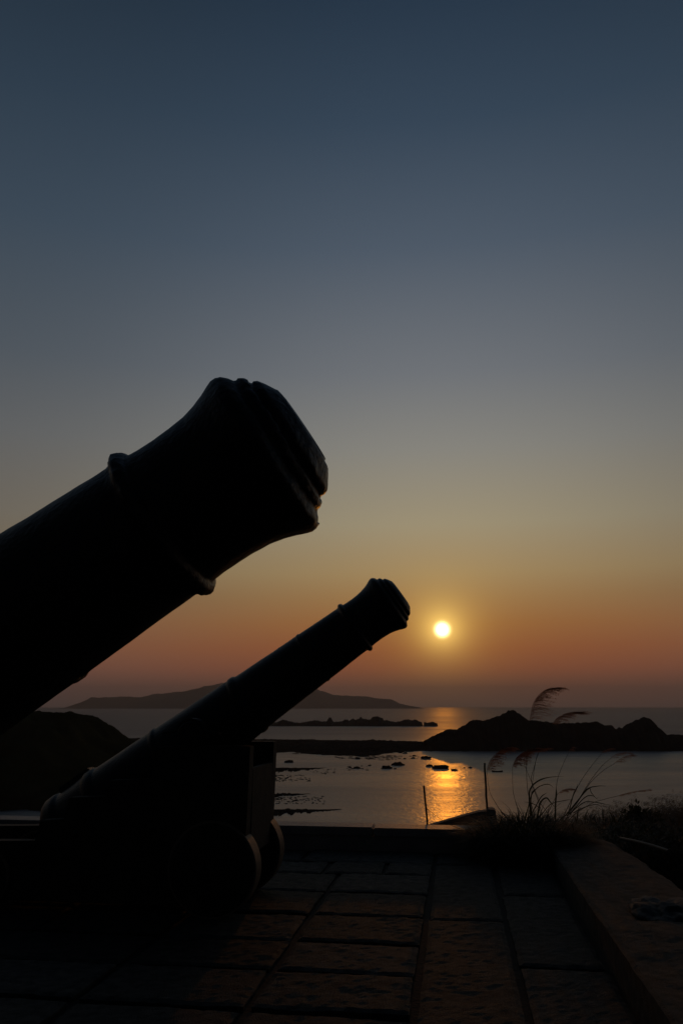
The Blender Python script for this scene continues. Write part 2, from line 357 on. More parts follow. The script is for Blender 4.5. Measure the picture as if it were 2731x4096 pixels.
# rowing boat on the bay
y = 30 / -fz(3088); d = ray(1988, 3088); bx_ = d.x * y / d.y
be = empty('boat', (bx_, y, SEA), radians(-4), 'small dark open boat floating on grey water near the right pole', 'boat')
bm = bmesh.new(); S = []
for i in range(13):
    s_ = i / 12 * 2 - 1; wv = 0.75 * (1 - abs(s_) ** 2.6) + .02; sheer = .42 + .3 * s_ * s_; xx = s_ * 2.5
    S.append([bm.verts.new((xx, yy * wv, zz)) for yy, zz in ((-1, sheer), (-.85, .1), (-.3, -.18), (.3, -.18), (.85, .1), (1, sheer), (.88, sheer), (.72, .14), (.25, .0), (-.25, .0), (-.72, .14), (-.88, sheer))])
for i in range(12):
    for k in range(12): bm.faces.new((S[i][k], S[i][(k + 1) % 12], S[i + 1][(k + 1) % 12], S[i + 1][k]))
bm.faces.new(S[0]); bm.faces.new(S[-1][::-1]); bmesh.ops.recalc_face_normals(bm, faces=bm.faces)
obj('hull', bm, wood, be)
for xx in (-1.1, .9):
    bm = bmesh.new(); box(bm, (xx - .15, -.6, .28), (xx + .15, .6, .33)); obj('thwart', bm, wood, be)

# the hill under the terrace, falling to the sea
def hill_z(x, y):
    g_f = x * sin(YAW) + y * cos(YAW); g_r = x * cos(YAW) - y * sin(YAW)
    dd = max(0, g_f - 9.4)
    z = -.35 - 0.128 * min(dd, 22) - 0.42 * max(0, dd - 22)
    right = max(0, min(1, (g_r - 1.6) / 8))
    z += right * (0.7 if dd < 1 else 0.7 + 0.5 * min(1, dd / 15)) * (1 - max(0, min(1, (dd - 18) / 15)) * .5)
    side = max(0, abs(g_r + 4) - 26); z -= side * .3
    z -= max(0, -g_f - 14) * .1
    return z
def ground():
    bm = bmesh.new(); xs = [-130 + 2.0 * i for i in range(131)]; ys = [-60 + 2.0 * i for i in range(81)]; g_ = []
    for x in xs:
        row = []
        for y in ys:
            z = hill_z(x, y)
            rr_ = x * cos(YAW) - y * sin(YAW); ff = x * sin(YAW) + y * cos(YAW)
            if not (-12 < rr_ < 2.5 and -12 < ff < 11): z += .22 * fbm(x * .3, y * .3) + .3 * fbm(x * .06, y * .06) * min(1, max(0, y - 9) / 15)
            row.append(bm.verts.new((x, y, max(z, SEA - 1.2))))
        g_.append(row)
    for i in range(len(xs) - 1):
        for j in range(len(ys) - 1): bm.faces.new((g_[i][j], g_[i + 1][j], g_[i + 1][j + 1], g_[i][j + 1]))
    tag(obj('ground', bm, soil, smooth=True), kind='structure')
ground()

# ------------------------------------------------------------------ terrace paving
def slab(bm, r0, r1, f0, f1, rl=0, skew=0.0, gap=.024):
    tone = random.uniform(.6, 1.35); lay = bm.verts.layers.float['tone']
    h = random.uniform(-.006, .006); tx = random.uniform(-.004, .004); ty = random.uniform(-.004, .004)
    j = lambda: random.uniform(-.008, .008)
    cs = .032 if f0 > 2 and r1 > -4.5 else .09; nu = max(2, int((r1 - r0) / cs)); nv = max(2, int((f1 - f0) / cs)); sd = random.uniform(0, 99); gd = []
    c = [(r0 + gap + j(), f0 + gap + j()), (r1 - gap + j(), f0 + gap + j()), (r1 - gap + j(), f1 - gap + j()), (r0 + gap + j(), f1 - gap + j())]
    for a in range(nu + 1):
        row = []
        for b_ in range(nv + 1):
            u, v = a / nu, b_ / nv
            r = (c[0][0] * (1 - u) + c[1][0] * u) * (1 - v) + (c[3][0] * (1 - u) + c[2][0] * u) * v
            q = (c[0][1] * (1 - u) + c[1][1] * u) * (1 - v) + (c[3][1] * (1 - u) + c[2][1] * u) * v
            ed = min(u * nu, (1 - u) * nu, v * nv, (1 - v) * nv)
            if ed < .5: r += .006 * fbm(r * 9, q * 9, sd); q += .006 * fbm(r * 9, q * 9, sd + 5)
            z = h + tx * (u - .5) + ty * (v - .5) + .005 * fbm(r * 4, q * 4, sd) + .0045 * noise.fractal(Vector((r * 17, q * 17, sd)), .6, 2, 3) - (.010 if ed < .5 else 0)
            vv = bm.verts.new(G(r, q, z)); vv[lay] = tone; row.append(vv)
        gd.append(row)
    for a in range(nu):
        for b_ in range(nv): bm.faces.new((gd[a][b_], gd[a + 1][b_], gd[a + 1][b_ + 1], gd[a][b_ + 1]))
    rim = [gd[a][0] for a in range(nu + 1)] + [gd[nu][b_] for b_ in range(1, nv + 1)] + [gd[a][nv] for a in range(nu - 1, -1, -1)] + [gd[0][b_] for b_ in range(nv - 1, 0, -1)]
    low = [bm.verts.new(Vector((v.co.x, v.co.y, -.05))) for v in rim]
    for i in range(len(rim)): bm.faces.new((rim[i], rim[(i + 1) % len(rim)], low[(i + 1) % len(rim)], low[i]))
bm = bmesh.new(); bm.verts.layers.float.new('tone')
def column(r0, r1, fs):
    for a, b_ in zip(fs, fs[1:]): slab(bm, r0, r1, a, b_)
column(.30, .84, [-3.2, -1.6, .1, 1.9, 3.6, 5.33, 7.2, 9.08])
column(-.27, .30, [-3.2, -1.3, .6, 2.5, 4.2 - .25, 6.34, 8.42, 9.08])
rows = [-3.2, -2.5, -1.9, -1.2, -.6, .1, .7, 1.3, 1.95, 2.6, 3.2, 3.82, 4.44, 5.06, 5.67, 6.35, 7.1, 7.85, 8.42, 9.08]
for k, (a, b_) in enumerate(zip(rows, rows[1:])):
    if k == len(rows) - 2: edges = [-.27, -1.6, -2.7, -4.1, -5.3, -6.6, -8, -9.5]
    elif k == len(rows) - 3: edges = [-.27, -.72, -1.28, -2.4, -3.3, -4.5, -5.9, -7.2, -8.5, -9.5]
    else:
        edges = [-.27, -1.12 + .1 * (k % 2) * 0, -2.04, -2.95, -3.9, -4.8, -5.7, -6.7, -7.6, -8.5, -9.5]
        if 15 > k > 9: edges = [-.27, -1.12, -2.04] + [e - .5 * (k % 2) for e in (-2.95, -3.9, -4.8, -5.7, -6.7, -7.6, -8.5)] + [-9.5]
    for e0, e1 in zip(edges, edges[1:]):
        sk = 0
        slab(bm, e1, e0, a, b_)
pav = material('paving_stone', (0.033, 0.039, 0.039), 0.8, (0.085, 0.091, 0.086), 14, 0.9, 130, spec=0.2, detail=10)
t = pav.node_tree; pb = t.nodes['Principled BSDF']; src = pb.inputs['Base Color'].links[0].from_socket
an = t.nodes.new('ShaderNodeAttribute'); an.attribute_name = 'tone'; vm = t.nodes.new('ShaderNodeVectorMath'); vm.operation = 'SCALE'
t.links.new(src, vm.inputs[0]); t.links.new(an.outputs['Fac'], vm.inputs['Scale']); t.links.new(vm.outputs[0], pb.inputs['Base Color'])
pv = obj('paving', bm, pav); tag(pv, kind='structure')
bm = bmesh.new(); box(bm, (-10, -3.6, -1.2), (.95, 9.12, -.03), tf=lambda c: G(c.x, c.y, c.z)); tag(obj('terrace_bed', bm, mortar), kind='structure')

# low far wall: a row of long coping stones
wl = empty('stone_wall', G(-4, 9.25, 0), -YAW, 'long low granite wall closing the far end of the paved terrace', 'wall')
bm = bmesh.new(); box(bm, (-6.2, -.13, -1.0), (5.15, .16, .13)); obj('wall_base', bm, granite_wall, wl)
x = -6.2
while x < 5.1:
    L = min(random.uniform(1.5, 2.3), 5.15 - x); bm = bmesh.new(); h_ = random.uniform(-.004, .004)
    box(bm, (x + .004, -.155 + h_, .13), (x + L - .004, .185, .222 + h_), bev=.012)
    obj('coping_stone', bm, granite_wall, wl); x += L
# right parapet: broad slabs, the near one a little higher
pr = empty('stone_parapet', G(1.2, 5, 0), -YAW, 'broad low stone parapet along the right edge of the terrace', 'parapet')
def blk(a, b, z, r0, r1a, r1b, drop):
    bm = bmesh.new(); nu, nv = 40, 110; gd = []; sd = random.uniform(0, 50)
    for i in range(nu + 1):
        row = []
        for j in range(nv + 1):
            v = j / nv; q = a + (b - a) * v; r1 = r1a + (r1b - r1a) * v + .05 * fbm(q * 1.7, 3); r = r0 + (r1 - r0) * i / nu
            rim_ = (.012 if i in (0, nu) or j in (0, nv) else 0)
            zz = z + .012 * fbm(r * 2, q * 2, sd) + .003 * noise.fractal(Vector((r * 12, q * 12, sd)), .7, 2, 4) - rim_ - drop * max(0, (i / nu - .7)) ** 2 * 6
            row.append(bm.verts.new((r - 1.2, q - 5, zz)))
        gd.append(row)
    for i in range(nu):
        for j in range(nv): bm.faces.new((gd[i][j], gd[i + 1][j], gd[i + 1][j + 1], gd[i][j + 1]))
    rim = [gd[i][0] for i in range(nu + 1)] + [gd[nu][j] for j in range(1, nv + 1)] + [gd[i][nv] for i in range(nu - 1, -1, -1)] + [gd[0][j] for j in range(nv - 1, 0, -1)]
    low = [bm.verts.new((v.co.x, v.co.y, -.9)) for v in rim]
    for i in range(len(rim)): bm.faces.new((rim[i], rim[(i + 1) % len(rim)], low[(i + 1) % len(rim)], low[i]))
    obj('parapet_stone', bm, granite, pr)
blk(5.62, 9.05, .17, .86, 1.75, 1.55, .08); blk(3.2, 5.61, .21, .845, 1.6, 1.75, .08); blk(.8, 3.19, .2, .85, 1.7, 1.6, .08); blk(-3.2, .79, .19, .85, 1.6, 1.7, .08)

# ------------------------------------------------------------------ things beyond the far wall
rp = empty('ramp_wall', G(0, 9.8, -.4), -YAW, 'dark sloping concrete wedge rising to a square end block behind the wall', 'ramp wall')
bm = bmesh.new(); prism(bm, [(-.75, 0), (.295, 0), (.295, .735), (.20, .725), (-.34, .57), (-.75, .45)], -.08, .10, .006); obj('sloping_wall', bm, concrete, rp)
bm = bmesh.new(); prism(bm, [(.297, 0), (.43, 0), (.395, .753), (.297, .757)], -.11, .13, .008); obj('end_block', bm, concrete, rp)
def pole(r0, z0, r1, z1, f_, lab, rad):
    e = bmesh.new(); a, b_ = Vector((0, 0, z0)), Vector((r1 - r0, 0, z1)); n_ = 10
    tube(e, [a.lerp(b_, i / n_) + Vector((.004 * fbm(i * .5, r0), .004 * fbm(i * .5, 8 + r0), 0)) for i in range(n_ + 1)], [rad * (1 - .15 * i / n_) for i in range(n_ + 1)], 8)
    o = obj('pole', e, stalk_m, smooth=True); o.location = G(r0, f_, 0); o.rotation_euler = (0, 0, -YAW)
    return tag(o, lab, 'pole', 'thin poles behind the far wall')
pole(-.32, -.6, -.403, .609, 9.62, 'shorter thin pole leaning left behind the wall in front of the glittering sea', .013)
pole(.303, .345, .296, .852, 9.8, 'taller thin upright pole standing on the block at the top of the sloping concrete wedge', .0125)
bm = bmesh.new(); A = G(-.38, 9.6, .37); B = G(.14, 9.0, .215)
tube(bm, [A.lerp(B, i / 14) - Vector((0, 0, .05 * sin(pi * i / 14))) for i in range(15)], .0028, 5)
tag(obj('wire', bm, stalk_m), 'thin slack wire from the leaning pole down to the wall top', 'wire')

# ------------------------------------------------------------------ cannons
PROF = [(.7, .03), (.6, .075), (-.06, .075), (-.105, .082), (-.116, .10), (-.112, .13), (-.100, .150), (-.09, .166), (-.08, .180), (-.07, .186), (-.062, .184), (-.056, .190), (-.046, .206), (-.036, .213), (-.026, .212), (-.019, .216), (-.010, .232), (.004, .246), (.018, .251), (.032, .250),
        (.05, .243), (.075, .232), (.11, .220), (.15, .211), (.2, .206), (.25, .204), (.3, .205), (.335, .208), (.342, .222), (.352, .231), (.366, .233), (.378, .226), (.384, .215), (.40, .211), (.6, .218), (.776, .225), (.78, .230), (.80, .230), (.804, .226),
        (1.0, .231), (1.25, .240), (1.41, .246), (1.42, .254), (1.435, .262), (1.465, .263), (1.485, .256), (1.49, .253), (1.50, .256), (1.7, .264), (1.95, .274), (2.19, .284), (2.2, .294), (2.23, .295), (2.24, .287), (2.5, .296), (2.79, .306), (2.8, .318), (2.83, .325), (2.87, .324), (2.885, .312),
        (3.0, .306), (3.15, .304), (3.16, .32), (3.19, .327), (3.25, .325), (3.28, .312), (3.33, .26), (3.38, .18), (3.41, .10), (3.44, .075), (3.49, .07), (3.52, .10), (3.56, .125), (3.61, .125), (3.65, .09), (3.67, .03)]
def dense(P_, st):
    out = []
    for (a, b_), (c, d_) in zip(P_, P_[1:]):
        L = sqrt((c - a) ** 2 + (d_ - b_) ** 2); n_ = max(1, int(L / st))
        out += [(a + (c - a) * i / n_, b_ + (d_ - b_) * i / n_) for i in range(n_)]
    return out + [P_[-1]]
def make_cannon(r, f_, zm, E, seed, corr, seg, step, label):
    ct = empty('cannon', G(-2.6, f_, 0), -YAW, label, 'cannon', 'old cannons in a row on the terrace')
    ox = 2.6                                     # local x = r + 2.6
    mz = Vector((r + ox, 0, zm)); ax = Vector((cos(E), 0, sin(E)))
    def disp(u, rad, a):
        p = Vector((cos(a) * rad, sin(a) * rad, u)); n1 = noise.fractal(p * 9 + Vector((seed, 0, 0)), 1, 2, 5)
        m_ = max(0, 1 - abs(u + .04) / .10) if rad > .1 else 0; k_ = max(0, 1 - abs(u - .362) / .04)
        rag = noise.fractal(p * 17 + Vector((0, seed, 0)), .8, 2, 5)
        d_ = .0016 * n1 + corr * (m_ * .0045 * rag + k_ * .006 * rag)
        wear = max(0, -sin(a)) * m_ * corr; fine = noise.fractal(p * 46 + Vector((seed, 3, 0)), .7, 2, 4)
        d_ += corr * (m_ + .5 * k_) * .0032 * fine - wear * .009
        chip = max(0, noise.noise(p * 11 + Vector((seed, 5, 1))) - .25) * (m_ + k_) * corr * .022
        return (rad + d_ - chip if rad > .09 or u > 3.3 else rad), u + wear * (.016 if u < 0 else .004) + (corr * .006 if u < -.05 else 0) + m_ * corr * .004 * fine + m_ * corr * .006 * noise.fractal(Vector((cos(a) * 2.3, sin(a) * 2.3, seed + u * 5)), 1, 2, 4)
    bm = bmesh.new(); lathe(bm, dense(PROF, step), seg, ax, mz, disp)
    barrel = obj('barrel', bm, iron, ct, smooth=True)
    up = Vector((-sin(E), 0, cos(E)))
    Tt = mz - ax * 1.85                           # trunnions
    for s_ in (-1, 1):
        bm = bmesh.new(); lathe(bm, [(0, .1), (.30, .1), (.31, .094)], 28, Vector((0, -s_, 0)), Tt + Vector((0, s_ * .17, 0)))
        obj('trunnion', bm, iron, barrel, smooth=False)
    bm = bmesh.new(); vs = box(bm, (0, -.06, -.02), (.30, .06, .045), bev=.008)
    for v in bm.verts: v.co = (mz - ax * 3.13 + up * .30) + ax * v.co.x + Vector((0, v.co.y, 0)) + up * v.co.z
    obj('vent_cover', bm, iron, barrel)
    # carriage
    tz = Tt.z; tx = Tt.x
    nt_ = [(tx + .105 * cos(a), min(1.2, tz + .105 * sin(a))) for a in [pi + pi * i / 10 for i in range(11)]]
    nt_[0] = (tx - .105, 1.2); nt_[-1] = (tx + .105, 1.2)
    nt_ = [(a, b_) for a, b_ in nt_]
    front = -1.56 + ox
    poly = [(front - .02, .40), (front, 1.2)] + nt_[::-1] + [(-2.30 + ox, 1.185), (-2.32 + ox, .95), (-2.66 + ox, .94), (-2.68 + ox, .82), (-2.98 + ox, .81), (-3.0 + ox, .65), (-3.2 + ox, .64), (-3.22 + ox, .49), (-4.15 + ox, .47), (-4.15 + ox, .07), (-1.75 + ox, .07), (-1.66 + ox, .25)]
    for s_ in (-1, 1):
        bm = bmesh.new(); a0, a1 = sorted((s_ * .34, s_ * .475)); prism(bm, poly, a0, a1, .006)
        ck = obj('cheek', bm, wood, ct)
        for bxp, bz in ((-1.75, 1.0), (-1.75, .55), (-2.3, .6), (-2.9, .55), (-3.6, .38)):
            bm = bmesh.new(); lathe(bm, [(0, .012), (.006, .024), (.016, .03), (.03, .03)], 14, Vector((0, s_, 0)), Vector((bxp + ox, s_ * .49, bz))); obj('bolt', bm, iron, ck, smooth=True)
        bm = bmesh.new(); ns = 12
        for i in range(ns):
            pass
        arc = [(tx + .125 * cos(pi * i / ns), tz + .125 * sin(pi * i / ns)) for i in range(ns + 1)]; inn = [(tx + .106 * cos(pi * i / ns), tz + .106 * sin(pi * i / ns)) for i in range(ns + 1)]
        pl = [(tx + .22, max(tz, 1.203)), (tx + .22, max(tz, 1.203) + .02)] + [q for q in arc if q[1] > max(tz, 1.203) + .021] + [(tx - .22, max(tz, 1.203) + .02), (tx - .22, max(tz, 1.203))] + [q for q in inn[::-1] if q[1] > max(tz, 1.203) + .001]
        prism(bm, pl, s_ * .41 - .045, s_ * .41 + .045); obj('trunnion_cap', bm, iron, ck)
    bm = bmesh.new(); prism(bm, [(front - .06, .40), (front - .01, .40), (front - .005, 1.03), (front - .055, 1.03)], -.338, .338, .004); obj('transom', bm, wood, ct)
    bm = bmesh.new(); box(bm, (-4.1 + ox, -.338, .27), (-3.35 + ox, .338, .33), bev=.005); obj('bed_plank', bm, wood, ct)
    bm = bmesh.new(); prism(bm, [(-3.9 + ox, .335), (-3.05 + ox, .335), (-3.05 + ox, .40), (-3.9 + ox, .36)], -.14, .14, .005); obj('quoin', bm, wood, ct)
    for axx in (-1.81, -3.62):
        rw = .33 if axx > -2 else .22
        bm = bmesh.new(); box(bm, (axx + ox - .09, -.499, rw - .09), (axx + ox + .09, .50, rw + .09), bev=.01); obj('axle', bm, wood, ct)
        for s_ in (-1, 1):
            bm = bmesh.new(); c_ = Vector((axx + ox - .01, s_ * .50, rw))
            lathe(bm, [(0, .04), (0, rw - .02), (.008, rw - .006), (.02, rw), (.16, rw), (.172, rw - .006), (.18, rw - .02), (.18, .04)], 72, Vector((0, s_, 0)), c_)
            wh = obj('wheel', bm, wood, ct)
            bm = bmesh.new(); lathe(bm, [(.006, rw - .03), (.006, rw + .003), (.012, rw + .006), (.168, rw + .006), (.174, rw + .003), (.174, rw - .03)], 96, Vector((0, s_, 0)), c_); obj('lit_tread', bm, rimwood, wh)  # added pale band, paints the sunlit crescent on the wheel's tread
            bm = bmesh.new(); lathe(bm, [(0, .02), (.0, .05), (.012, .062), (.05, .062), (.06, .05)], 28, Vector((0, s_, 0)), c_ + Vector((0, s_ * .178, 0))); obj('hub', bm, iron, wh)
    return ct
make_cannon(-.518, 6.6, 2.339, radians(34.9), 3.0, .45, 96, .016, 'smaller looking far cannon, whole in view on its stepped wooden carriage beside the setting sun')
make_cannon(-.483, 2.06, 2.187, radians(33.2), 9.0, 1.0, 220, .006, 'huge near cannon whose corroded muzzle rises from the left edge of the photo')

# ------------------------------------------------------------------ grasses
def blade(bm, base, dirv, L, w, droop, seg=4):
    up = Vector((0, 0, 1)); side = dirv.cross(up); 
    if side.length < 1e-3: side = Vector((1, 0, 0))
    side.normalize(); p = base.copy(); v = (dirv * .45 + up).normalized(); pr_ = None
    for i in range(seg + 1):
        t_ = i / seg; ww = w * (1 - t_ ** 1.6) * .5 + .0006
        a, b_ = bm.verts.new(p - side * ww), bm.verts.new(p + side * ww)
        if pr_: bm.faces.new((pr_[0], pr_[1], b_, a))
        pr_ = (a, b_)
        v = (v + (dirv * .5 - up) * droop / seg).normalized(); p = p + v * (L / seg)
def plume(bm, path, hair_dir, n, L0, rs=1.0):
    m_ = len(path)
    for k in range(n):
        t_ = (k + random.random()) / n; i = min(m_ - 2, int(t_ * (m_ - 1))); fr = t_ * (m_ - 1) - i
        p = path[i].lerp(path[i + 1], fr); L = L0 * (1.0 - .45 * t_) * random.uniform(.35, 1.15) * (1 + .3 * noise.noise(Vector((t_ * 9, L0 * 50, 0)))) * min(1, .65 + 3 * t_); hz_ = random.gauss(0, .10)
        tang = (path[i + 1] - path[i]).normalized()
        v = (tang * .9 + Vector((random.gauss(0, .10), random.gauss(0, .12), random.gauss(0, .07)))).normalized(); q = p.copy(); pts = [q.copy()]
        for s_ in range(7):
            v = (v * .60 + (hair_dir + Vector((0, 0, hz_ - .05 * s_))) * .40 + Vector((random.gauss(0, .03), random.gauss(0, .03), random.gauss(0, .03)))).normalized(); q = q + v * L / 7; pts.append(q.copy())
        tube(bm, pts, [.0011 * rs * (1 - .5 * s_ / 7) for s_ in range(8)], 3)
        for s_ in range(1, 8):                       # spikelets with silk
            for _ in range(4):
                d_ = (v + Vector((random.gauss(0, .45), random.gauss(0, .45), random.gauss(0, .35)))).normalized(); a = pts[s_]; e_ = d_ * random.uniform(.010, .032); w_ = Vector((0, 0, 1)).cross(d_).normalized() * .0018 * rs + Vector((0, 0, .0012 * rs))
                bm.faces.new((bm.verts.new(a), bm.verts.new(a + e_ * .5 + w_), bm.verts.new(a + e_), bm.verts.new(a + e_ * .5 - w_)))
def at(px, py, f_):                                  # a point on the plane f = f_ of the terrace grid
    d = ray(px, py); n_ = Vector((sin(YAW), cos(YAW), 0)); k = f_ / d.dot(n_); return d * k + Vector((0, 0, CAM_H))
def z5(x, y): return 1700 + x * .6575, 2600 + y * .6575
clump0 = G(.72, 8.95, 0)
gc = empty('pampas_grass', clump0, 0, 'tall pampas grass clump with feathery plumes in the far right corner of the terrace', 'pampas grass')
stalks = [  # stalk path, plume path (pixels of a zoomed view), depth
    ([(668, 1060), (655, 975), (625, 870), (615, 720), (622, 560), (635, 430)], [(635, 430), (650, 345), (680, 285), (735, 240), (795, 230)], 9.0, 130, .22),
    ([(720, 1060), (690, 930), (645, 800), (660, 720), (690, 620), (735, 520), (772, 452)], [(772, 452), (800, 415), (850, 388), (900, 378), (945, 376)], 9.3, 80, .17),
    ([(560, 1080), (480, 1005), (430, 935), (390, 855), (375, 735)], [(375, 735), (390, 680), (430, 632), (470, 605), (508, 595)], 8.9, 90, .16),
    ([(610, 1080), (588, 1010), (555, 945), (533, 850), (530, 712)], [(530, 712), (548, 665), (585, 630), (630, 608), (678, 600)], 8.95, 110, .17),
    ([(650, 1060), (645, 900), (655, 780), (675, 660), (690, 620)], [(690, 620), (700, 605), (725, 600), (750, 598)], 9.2, 26, .08),
    ([(790, 1050), (793, 900), (803, 790), (835, 700), (870, 625)], [(870, 625), (880, 605), (895, 590)], 9.4, 16, .06),
    ([(830, 1040), (900, 885), (950, 790), (1010, 705), (1070, 630)], [(1070, 630), (1085, 615), (1105, 604), (1125, 600)], 9.4, 24, .08),
    ([(850, 1040), (935, 905), (1000, 800), (1070, 710), (1130, 655)], [(1130, 655), (1160, 635), (1200, 625), (1240, 628)], 9.3, 50, .10),
    ([(860, 1040), (955, 880), (1010, 800), (1080, 735), (1150, 690)], [(1150, 690), (1180, 665), (1220, 645), (1260, 636)], 9.5, 60, .10),
    ([(870, 1040), (1000, 940), (1090, 908), (1170, 888)], [(1170, 888), (1230, 870), (1300, 857), (1368, 848)], 9.2, 60, .05),
    ([(760, 1040), (700, 930), (640, 790), (603, 700)], [(603, 700), (600, 680), (605, 650), (625, 625)], 9.1, 30, .08),
    ([(730, 1050), (760, 960), (790, 900), (810, 870)], [(810, 870), (835, 853), (865, 845), (900, 848)], 9.1, 70, .09)]
for sp, pp, dpt, n_, L0 in stalks:
    S_ = [at(*z5(*q), dpt) for q in sp]; b0 = S_[0].copy(); S_ = [clump0 + Vector(((b0.x - clump0.x) * .6, (b0.y - clump0.y) * .6, 0))] + S_
    bm = bmesh.new(); pth = [p_ - clump0 for p_ in smoothpath(S_, 6)]; tube(bm, pth, [.0042 - .0026 * i / len(pth) for i in range(len(pth))], 5); obj('stalk', bm, stalk_m, gc, True)
    Pp = [p_ - clump0 for p_ in smoothpath([at(*z5(*q), dpt) for q in pp], 6)]
    bm = bmesh.new(); tube(bm, Pp, [.0018 - .0012 * i / len(Pp) for i in range(len(Pp))], 4); plume(bm, Pp, Vector((1, .1, -.08)), int(n_ * .7) if L0 > .15 else n_ // 3, L0 * 1.05, 1.0 if L0 > .15 else .45); obj('plume', bm, plume_m, gc)
leaves = [([(640, 1000), (632, 880), (648, 830), (690, 795), (750, 775), (840, 768)], 8.95, .013), ([(645, 1010), (640, 900), (680, 840), (730, 818), (760, 822), (780, 840)], 9.0, .008), ([(680, 1020), (700, 930), (735, 900), (760, 925), (790, 960)], 8.8, .014),
          ([(850, 1010), (940, 900), (985, 845), (1050, 828), (1100, 828)], 9.0, .009), ([(860, 1010), (960, 930), (1020, 925), (1080, 935), (1125, 945)], 9.0, .007), ([(700, 1010), (760, 940), (850, 915), (900, 910)], 8.9, .006),
          ([(880, 1000), (960, 905), (1010, 885), (1050, 910)], 9.1, .008), ([(790, 1030), (792, 930), (797, 870), (795, 835)], 9.0, .014), ([(640, 1010), (700, 900), (740, 868)], 9.1, .008), ([(870, 1000), (900, 880), (920, 840), (925, 815)], 9.2, .008),
          ([(700, 1020), (690, 960), (640, 930), (600, 925)], 9.0, .006), ([(860, 1000), (985, 850), (1010, 870), (1040, 905)], 9.0, .007), ([(600, 1060), (640, 900), (655, 860), (670, 845)], 9.05, .009), ([(900, 990), (960, 960), (1040, 940), (1080, 965)], 9.1, .006)]
for lp, dpt, w_ in leaves:
    Pl = smoothpath([at(*z5(*q), dpt) - clump0 for q in lp], 6); bm = bmesh.new(); pr_ = None
    for i, p_ in enumerate(Pl):
        t_ = i / (len(Pl) - 1); ww = w_ * min(1, 3 * (1 - t_)) * .5 + .0005; tg = (Pl[min(i + 1, len(Pl) - 1)] - Pl[max(0, i - 1)]).normalized(); sd_ = tg.cross(Vector((0.2, 1, .3))).normalized()
        a, b_ = bm.verts.new(p_ - sd_ * ww), bm.verts.new(p_ + sd_ * ww + Vector((0, ww * .6, 0)))
        if pr_: bm.faces.new((pr_[0], pr_[1], b_, a))
        pr_ = (a, b_)
    obj('leaf', bm, leaf_m, gc, True)
# tangle of leaves at its foot, spilling over wall and corner
bm = bmesh.new()
for k in range(6500):
    a = random.uniform(0, 2 * pi); rr_ = sqrt(random.random()); base = G(.66 + .56 * rr_ * cos(a), 8.98 + .52 * rr_ * sin(a), random.uniform(.0, .30) * (1 - rr_ * .4)) - clump0
    dv = Vector((cos(a) + random.gauss(.15, .5), sin(a) + random.gauss(0, .5), 0)).normalized(); blade(bm, base, dv, random.uniform(.2, .62) * (1.2 - .55 * rr_), random.uniform(.004, .011), random.uniform(.8, 2.6))
o = obj('basal_leaves', bm, leaf_m, gc)

# low bushy growth behind the right end of the far wall
bc = G(1.5, 10.0, -.3); bu = empty('bush', bc, 0, 'low dark tangled bush behind the right end of the far wall', 'bush'); bm = bmesh.new()
for k in range(7000):
    rr_ = random.uniform(-1.05, 1.5); q = random.uniform(-.75, .9); top = (.62 + .10 * fbm(rr_ * 1.5, q, 3)) * (1 - .35 * abs(rr_ / 1.5) ** 3)
    base = G(rr_, q, random.uniform(0, top * .7)); a = random.uniform(0, 2 * pi)
    blade(bm, base, Vector((cos(a), sin(a), 0)), random.uniform(.1, .28), random.uniform(.008, .02), random.uniform(.6, 2.2), 3)
obj('foliage', bm, leaf_m, bu)
bm = bmesh.new()
for k in range(40):
    a = random.uniform(-1.0, 1.4); b_ = random.uniform(-.5, .7); tube(bm, [G(a, b_, 0), G(a + random.gauss(0, .08), b_ + random.gauss(0, .05), .25), G(a + random.gauss(0, .15), b_, .5)], .005, 4)
tag(obj('stem', bm, stalk_m, bu), kind='stuff')

# reeds and scrub on the slopes
def scatter(name, count, region, hgt, wid, mat, label, cat, plumes=0.0, wind=.35):
    bm = bmesh.new(); n_ = 0
    while n_ < count:
        r, q = region()
        p_ = G(r, q, 0); z = hill_z(p_.x, p_.y)
        dens = .5 + .8 * fbm(r * .35, q * .35, 4)
        if random.random() > dens + .25: continue
        base = Vector((p_.x, p_.y, z - .15)); h_ = hgt * random.uniform(.55, 1.1) * (.8 + .45 * fbm(r * .5, q * .5, 1)); sc = 1 + max(0, q - 12) * .05
        dv = Vector((random.gauss(wind, .5), random.gauss(0, .5), 0)); dv.normalize()
        blade(bm, base, dv, h_, wid * sc * random.uniform(.6, 1.3), random.uniform(.3, 1.5), 4)
        if random.random() < plumes:
            top = base + Vector((.25 * h_, 0, h_ * .95)); 
            for s_ in range(5):
                blade(bm, top + Vector((random.gauss(0, .01), random.gauss(0, .01), -.02 * s_)), Vector((1, random.gauss(0, .4), 0)).normalized(), random.uniform(.1, .22), .012 * sc, 2.0, 3)
        n_ += 1
    o = obj(name, bm, mat); tag(o, label, cat, kind='stuff'); return o
def reg(r0, r1, f0, f1, pw=1.6):
    return lambda: (lambda q: (r0 + (r1 - r0) * random.random() * (.35 + .65 * (q - f0) / (f1 - f0)), q))(f0 + (f1 - f0) * random.random() ** pw)
scatter('dry_grass', 30000, reg(1.95, 17, 5.5, 34), 1.0, .014, reed_m, 'dry brown reed grass covering the slope to the right of the terrace', 'grass', .25)
scatter('green_grass', 12000, reg(1.9, 17, 6, 34), .75, .014, leaf_m, 'dark green grass growing among the dry reeds right of the terrace', 'grass')
scatter('scrub', 16000, lambda: (random.uniform(-14, 2.5), random.uniform(10.5, 36)), .32, .02, leaf_m, 'low dark scrub on the slope just beyond the far wall', 'scrub')

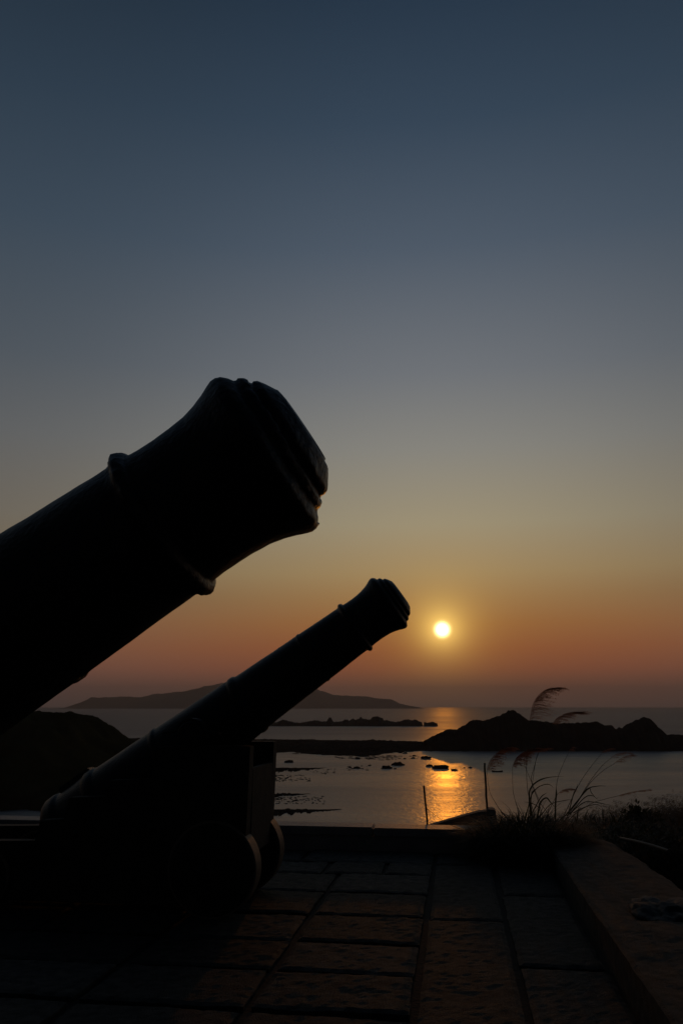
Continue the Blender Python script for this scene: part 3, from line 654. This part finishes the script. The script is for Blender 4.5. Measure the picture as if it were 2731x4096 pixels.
# small leafy shrub standing up from the reeds
def shrub(px, py, dist, hh, lab, seed):
    random.seed(seed); d = ray(px, py); k = dist / d.y; top = d * k + Vector((0, 0, CAM_H)); gz = min(hill_z(top.x, top.y), top.z - .4)
    e = empty('shrub', (top.x, top.y, gz), 0, lab, 'shrub', 'leafy shrubs in the reeds'); H_ = top.z - gz; st = bmesh.new(); lf = bmesh.new()
    for s_ in range(11):
        a = random.uniform(0, 2 * pi); rr_ = random.uniform(.05, .55) * hh; hh_ = H_ * (1 - .4 * (rr_ / hh) ** 1) * random.uniform(.8, 1.0); tip = Vector((cos(a) * rr_, sin(a) * rr_, hh_))
        pth = [Vector((0, 0, 0)).lerp(tip, i / 6) + Vector((0, 0, .05 * sin(pi * i / 6))) for i in range(7)]; tube(st, pth, [.012 - .0015 * i for i in range(7)], 5)
        for q in range(90):
            t_ = random.uniform(.35, 1.02); c_ = tip * t_; dv = Vector((random.gauss(0, 1), random.gauss(0, 1), random.gauss(.6, .6))).normalized(); sd_ = dv.cross(Vector((random.random(), random.random(), 1))).normalized(); L = random.uniform(.05, .10)
            c_ = c_ + dv * .02
            lf.faces.new((lf.verts.new(c_), lf.verts.new(c_ + dv * L * .5 + sd_ * L * .22), lf.verts.new(c_ + dv * L), lf.verts.new(c_ + dv * L * .5 - sd_ * L * .22)))
    obj('stem', st, stalk_m, e); obj('foliage', lf, leaf_m, e)
shrub(2540, 3205, 13, .45, 'dark leafy shrub standing highest above the reeds, left of its lower neighbour', 5)
shrub(2592, 3222, 14, .4, 'lower dark leafy shrub just right of the highest one in the reeds', 6)
random.seed(77)
# pale rubble stone outside the parapet, and a bamboo pole lying in the reeds
def big_rock(px, py, f_, s_, lab, seed):
    p_ = at(px, py, f_); bm = rock_mesh(seed, *s_, sub=5, fr=1.7); o = obj('boulder', bm, pale_rock, smooth=True); o.location = p_ - Vector((0, 0, s_[2] * .75)); tag(o, lab, 'boulder')
big_rock(2690, 3630, 5.9, (.26, .40, .15), 'pale rough boulder against the outer side of the right parapet', 41.0)
bm = bmesh.new(); A = at(2480, 3354, 8.9); B = at(2672, 3404, 8.1); tube(bm, [A.lerp(B, i / 8) + Vector((0, 0, .01 * sin(pi * i / 8))) for i in range(9)], .016, 8)
tag(obj('bamboo_pole', bm, material('pale_bamboo', (.16, .12, .08), .6, (.22, .17, .11), 8)), 'pale pole lying slantwise in the reeds beyond the right parapet', 'pole')

# ------------------------------------------------------------------ haze
bm = bmesh.new(); box(bm, (-15300, -15300, SEA - 2.0), (15300, 15300, 330))
hz_m = bpy.data.materials.new('sea_haze'); hz_m.use_nodes = True; t = hz_m.node_tree; t.nodes.clear()
pvn = t.nodes.new('ShaderNodeVolumePrincipled'); ou = t.nodes.new('ShaderNodeOutputMaterial'); t.links.new(pvn.outputs[0], ou.inputs['Volume'])
pvn.inputs['Color'].default_value = (.9, .9, .9, 1); pvn.inputs['Density'].default_value = 9e-5; pvn.inputs['Anisotropy'].default_value = 0.3
tag(obj('haze', bm, hz_m), kind='stuff', label='thin evening haze over the sea')
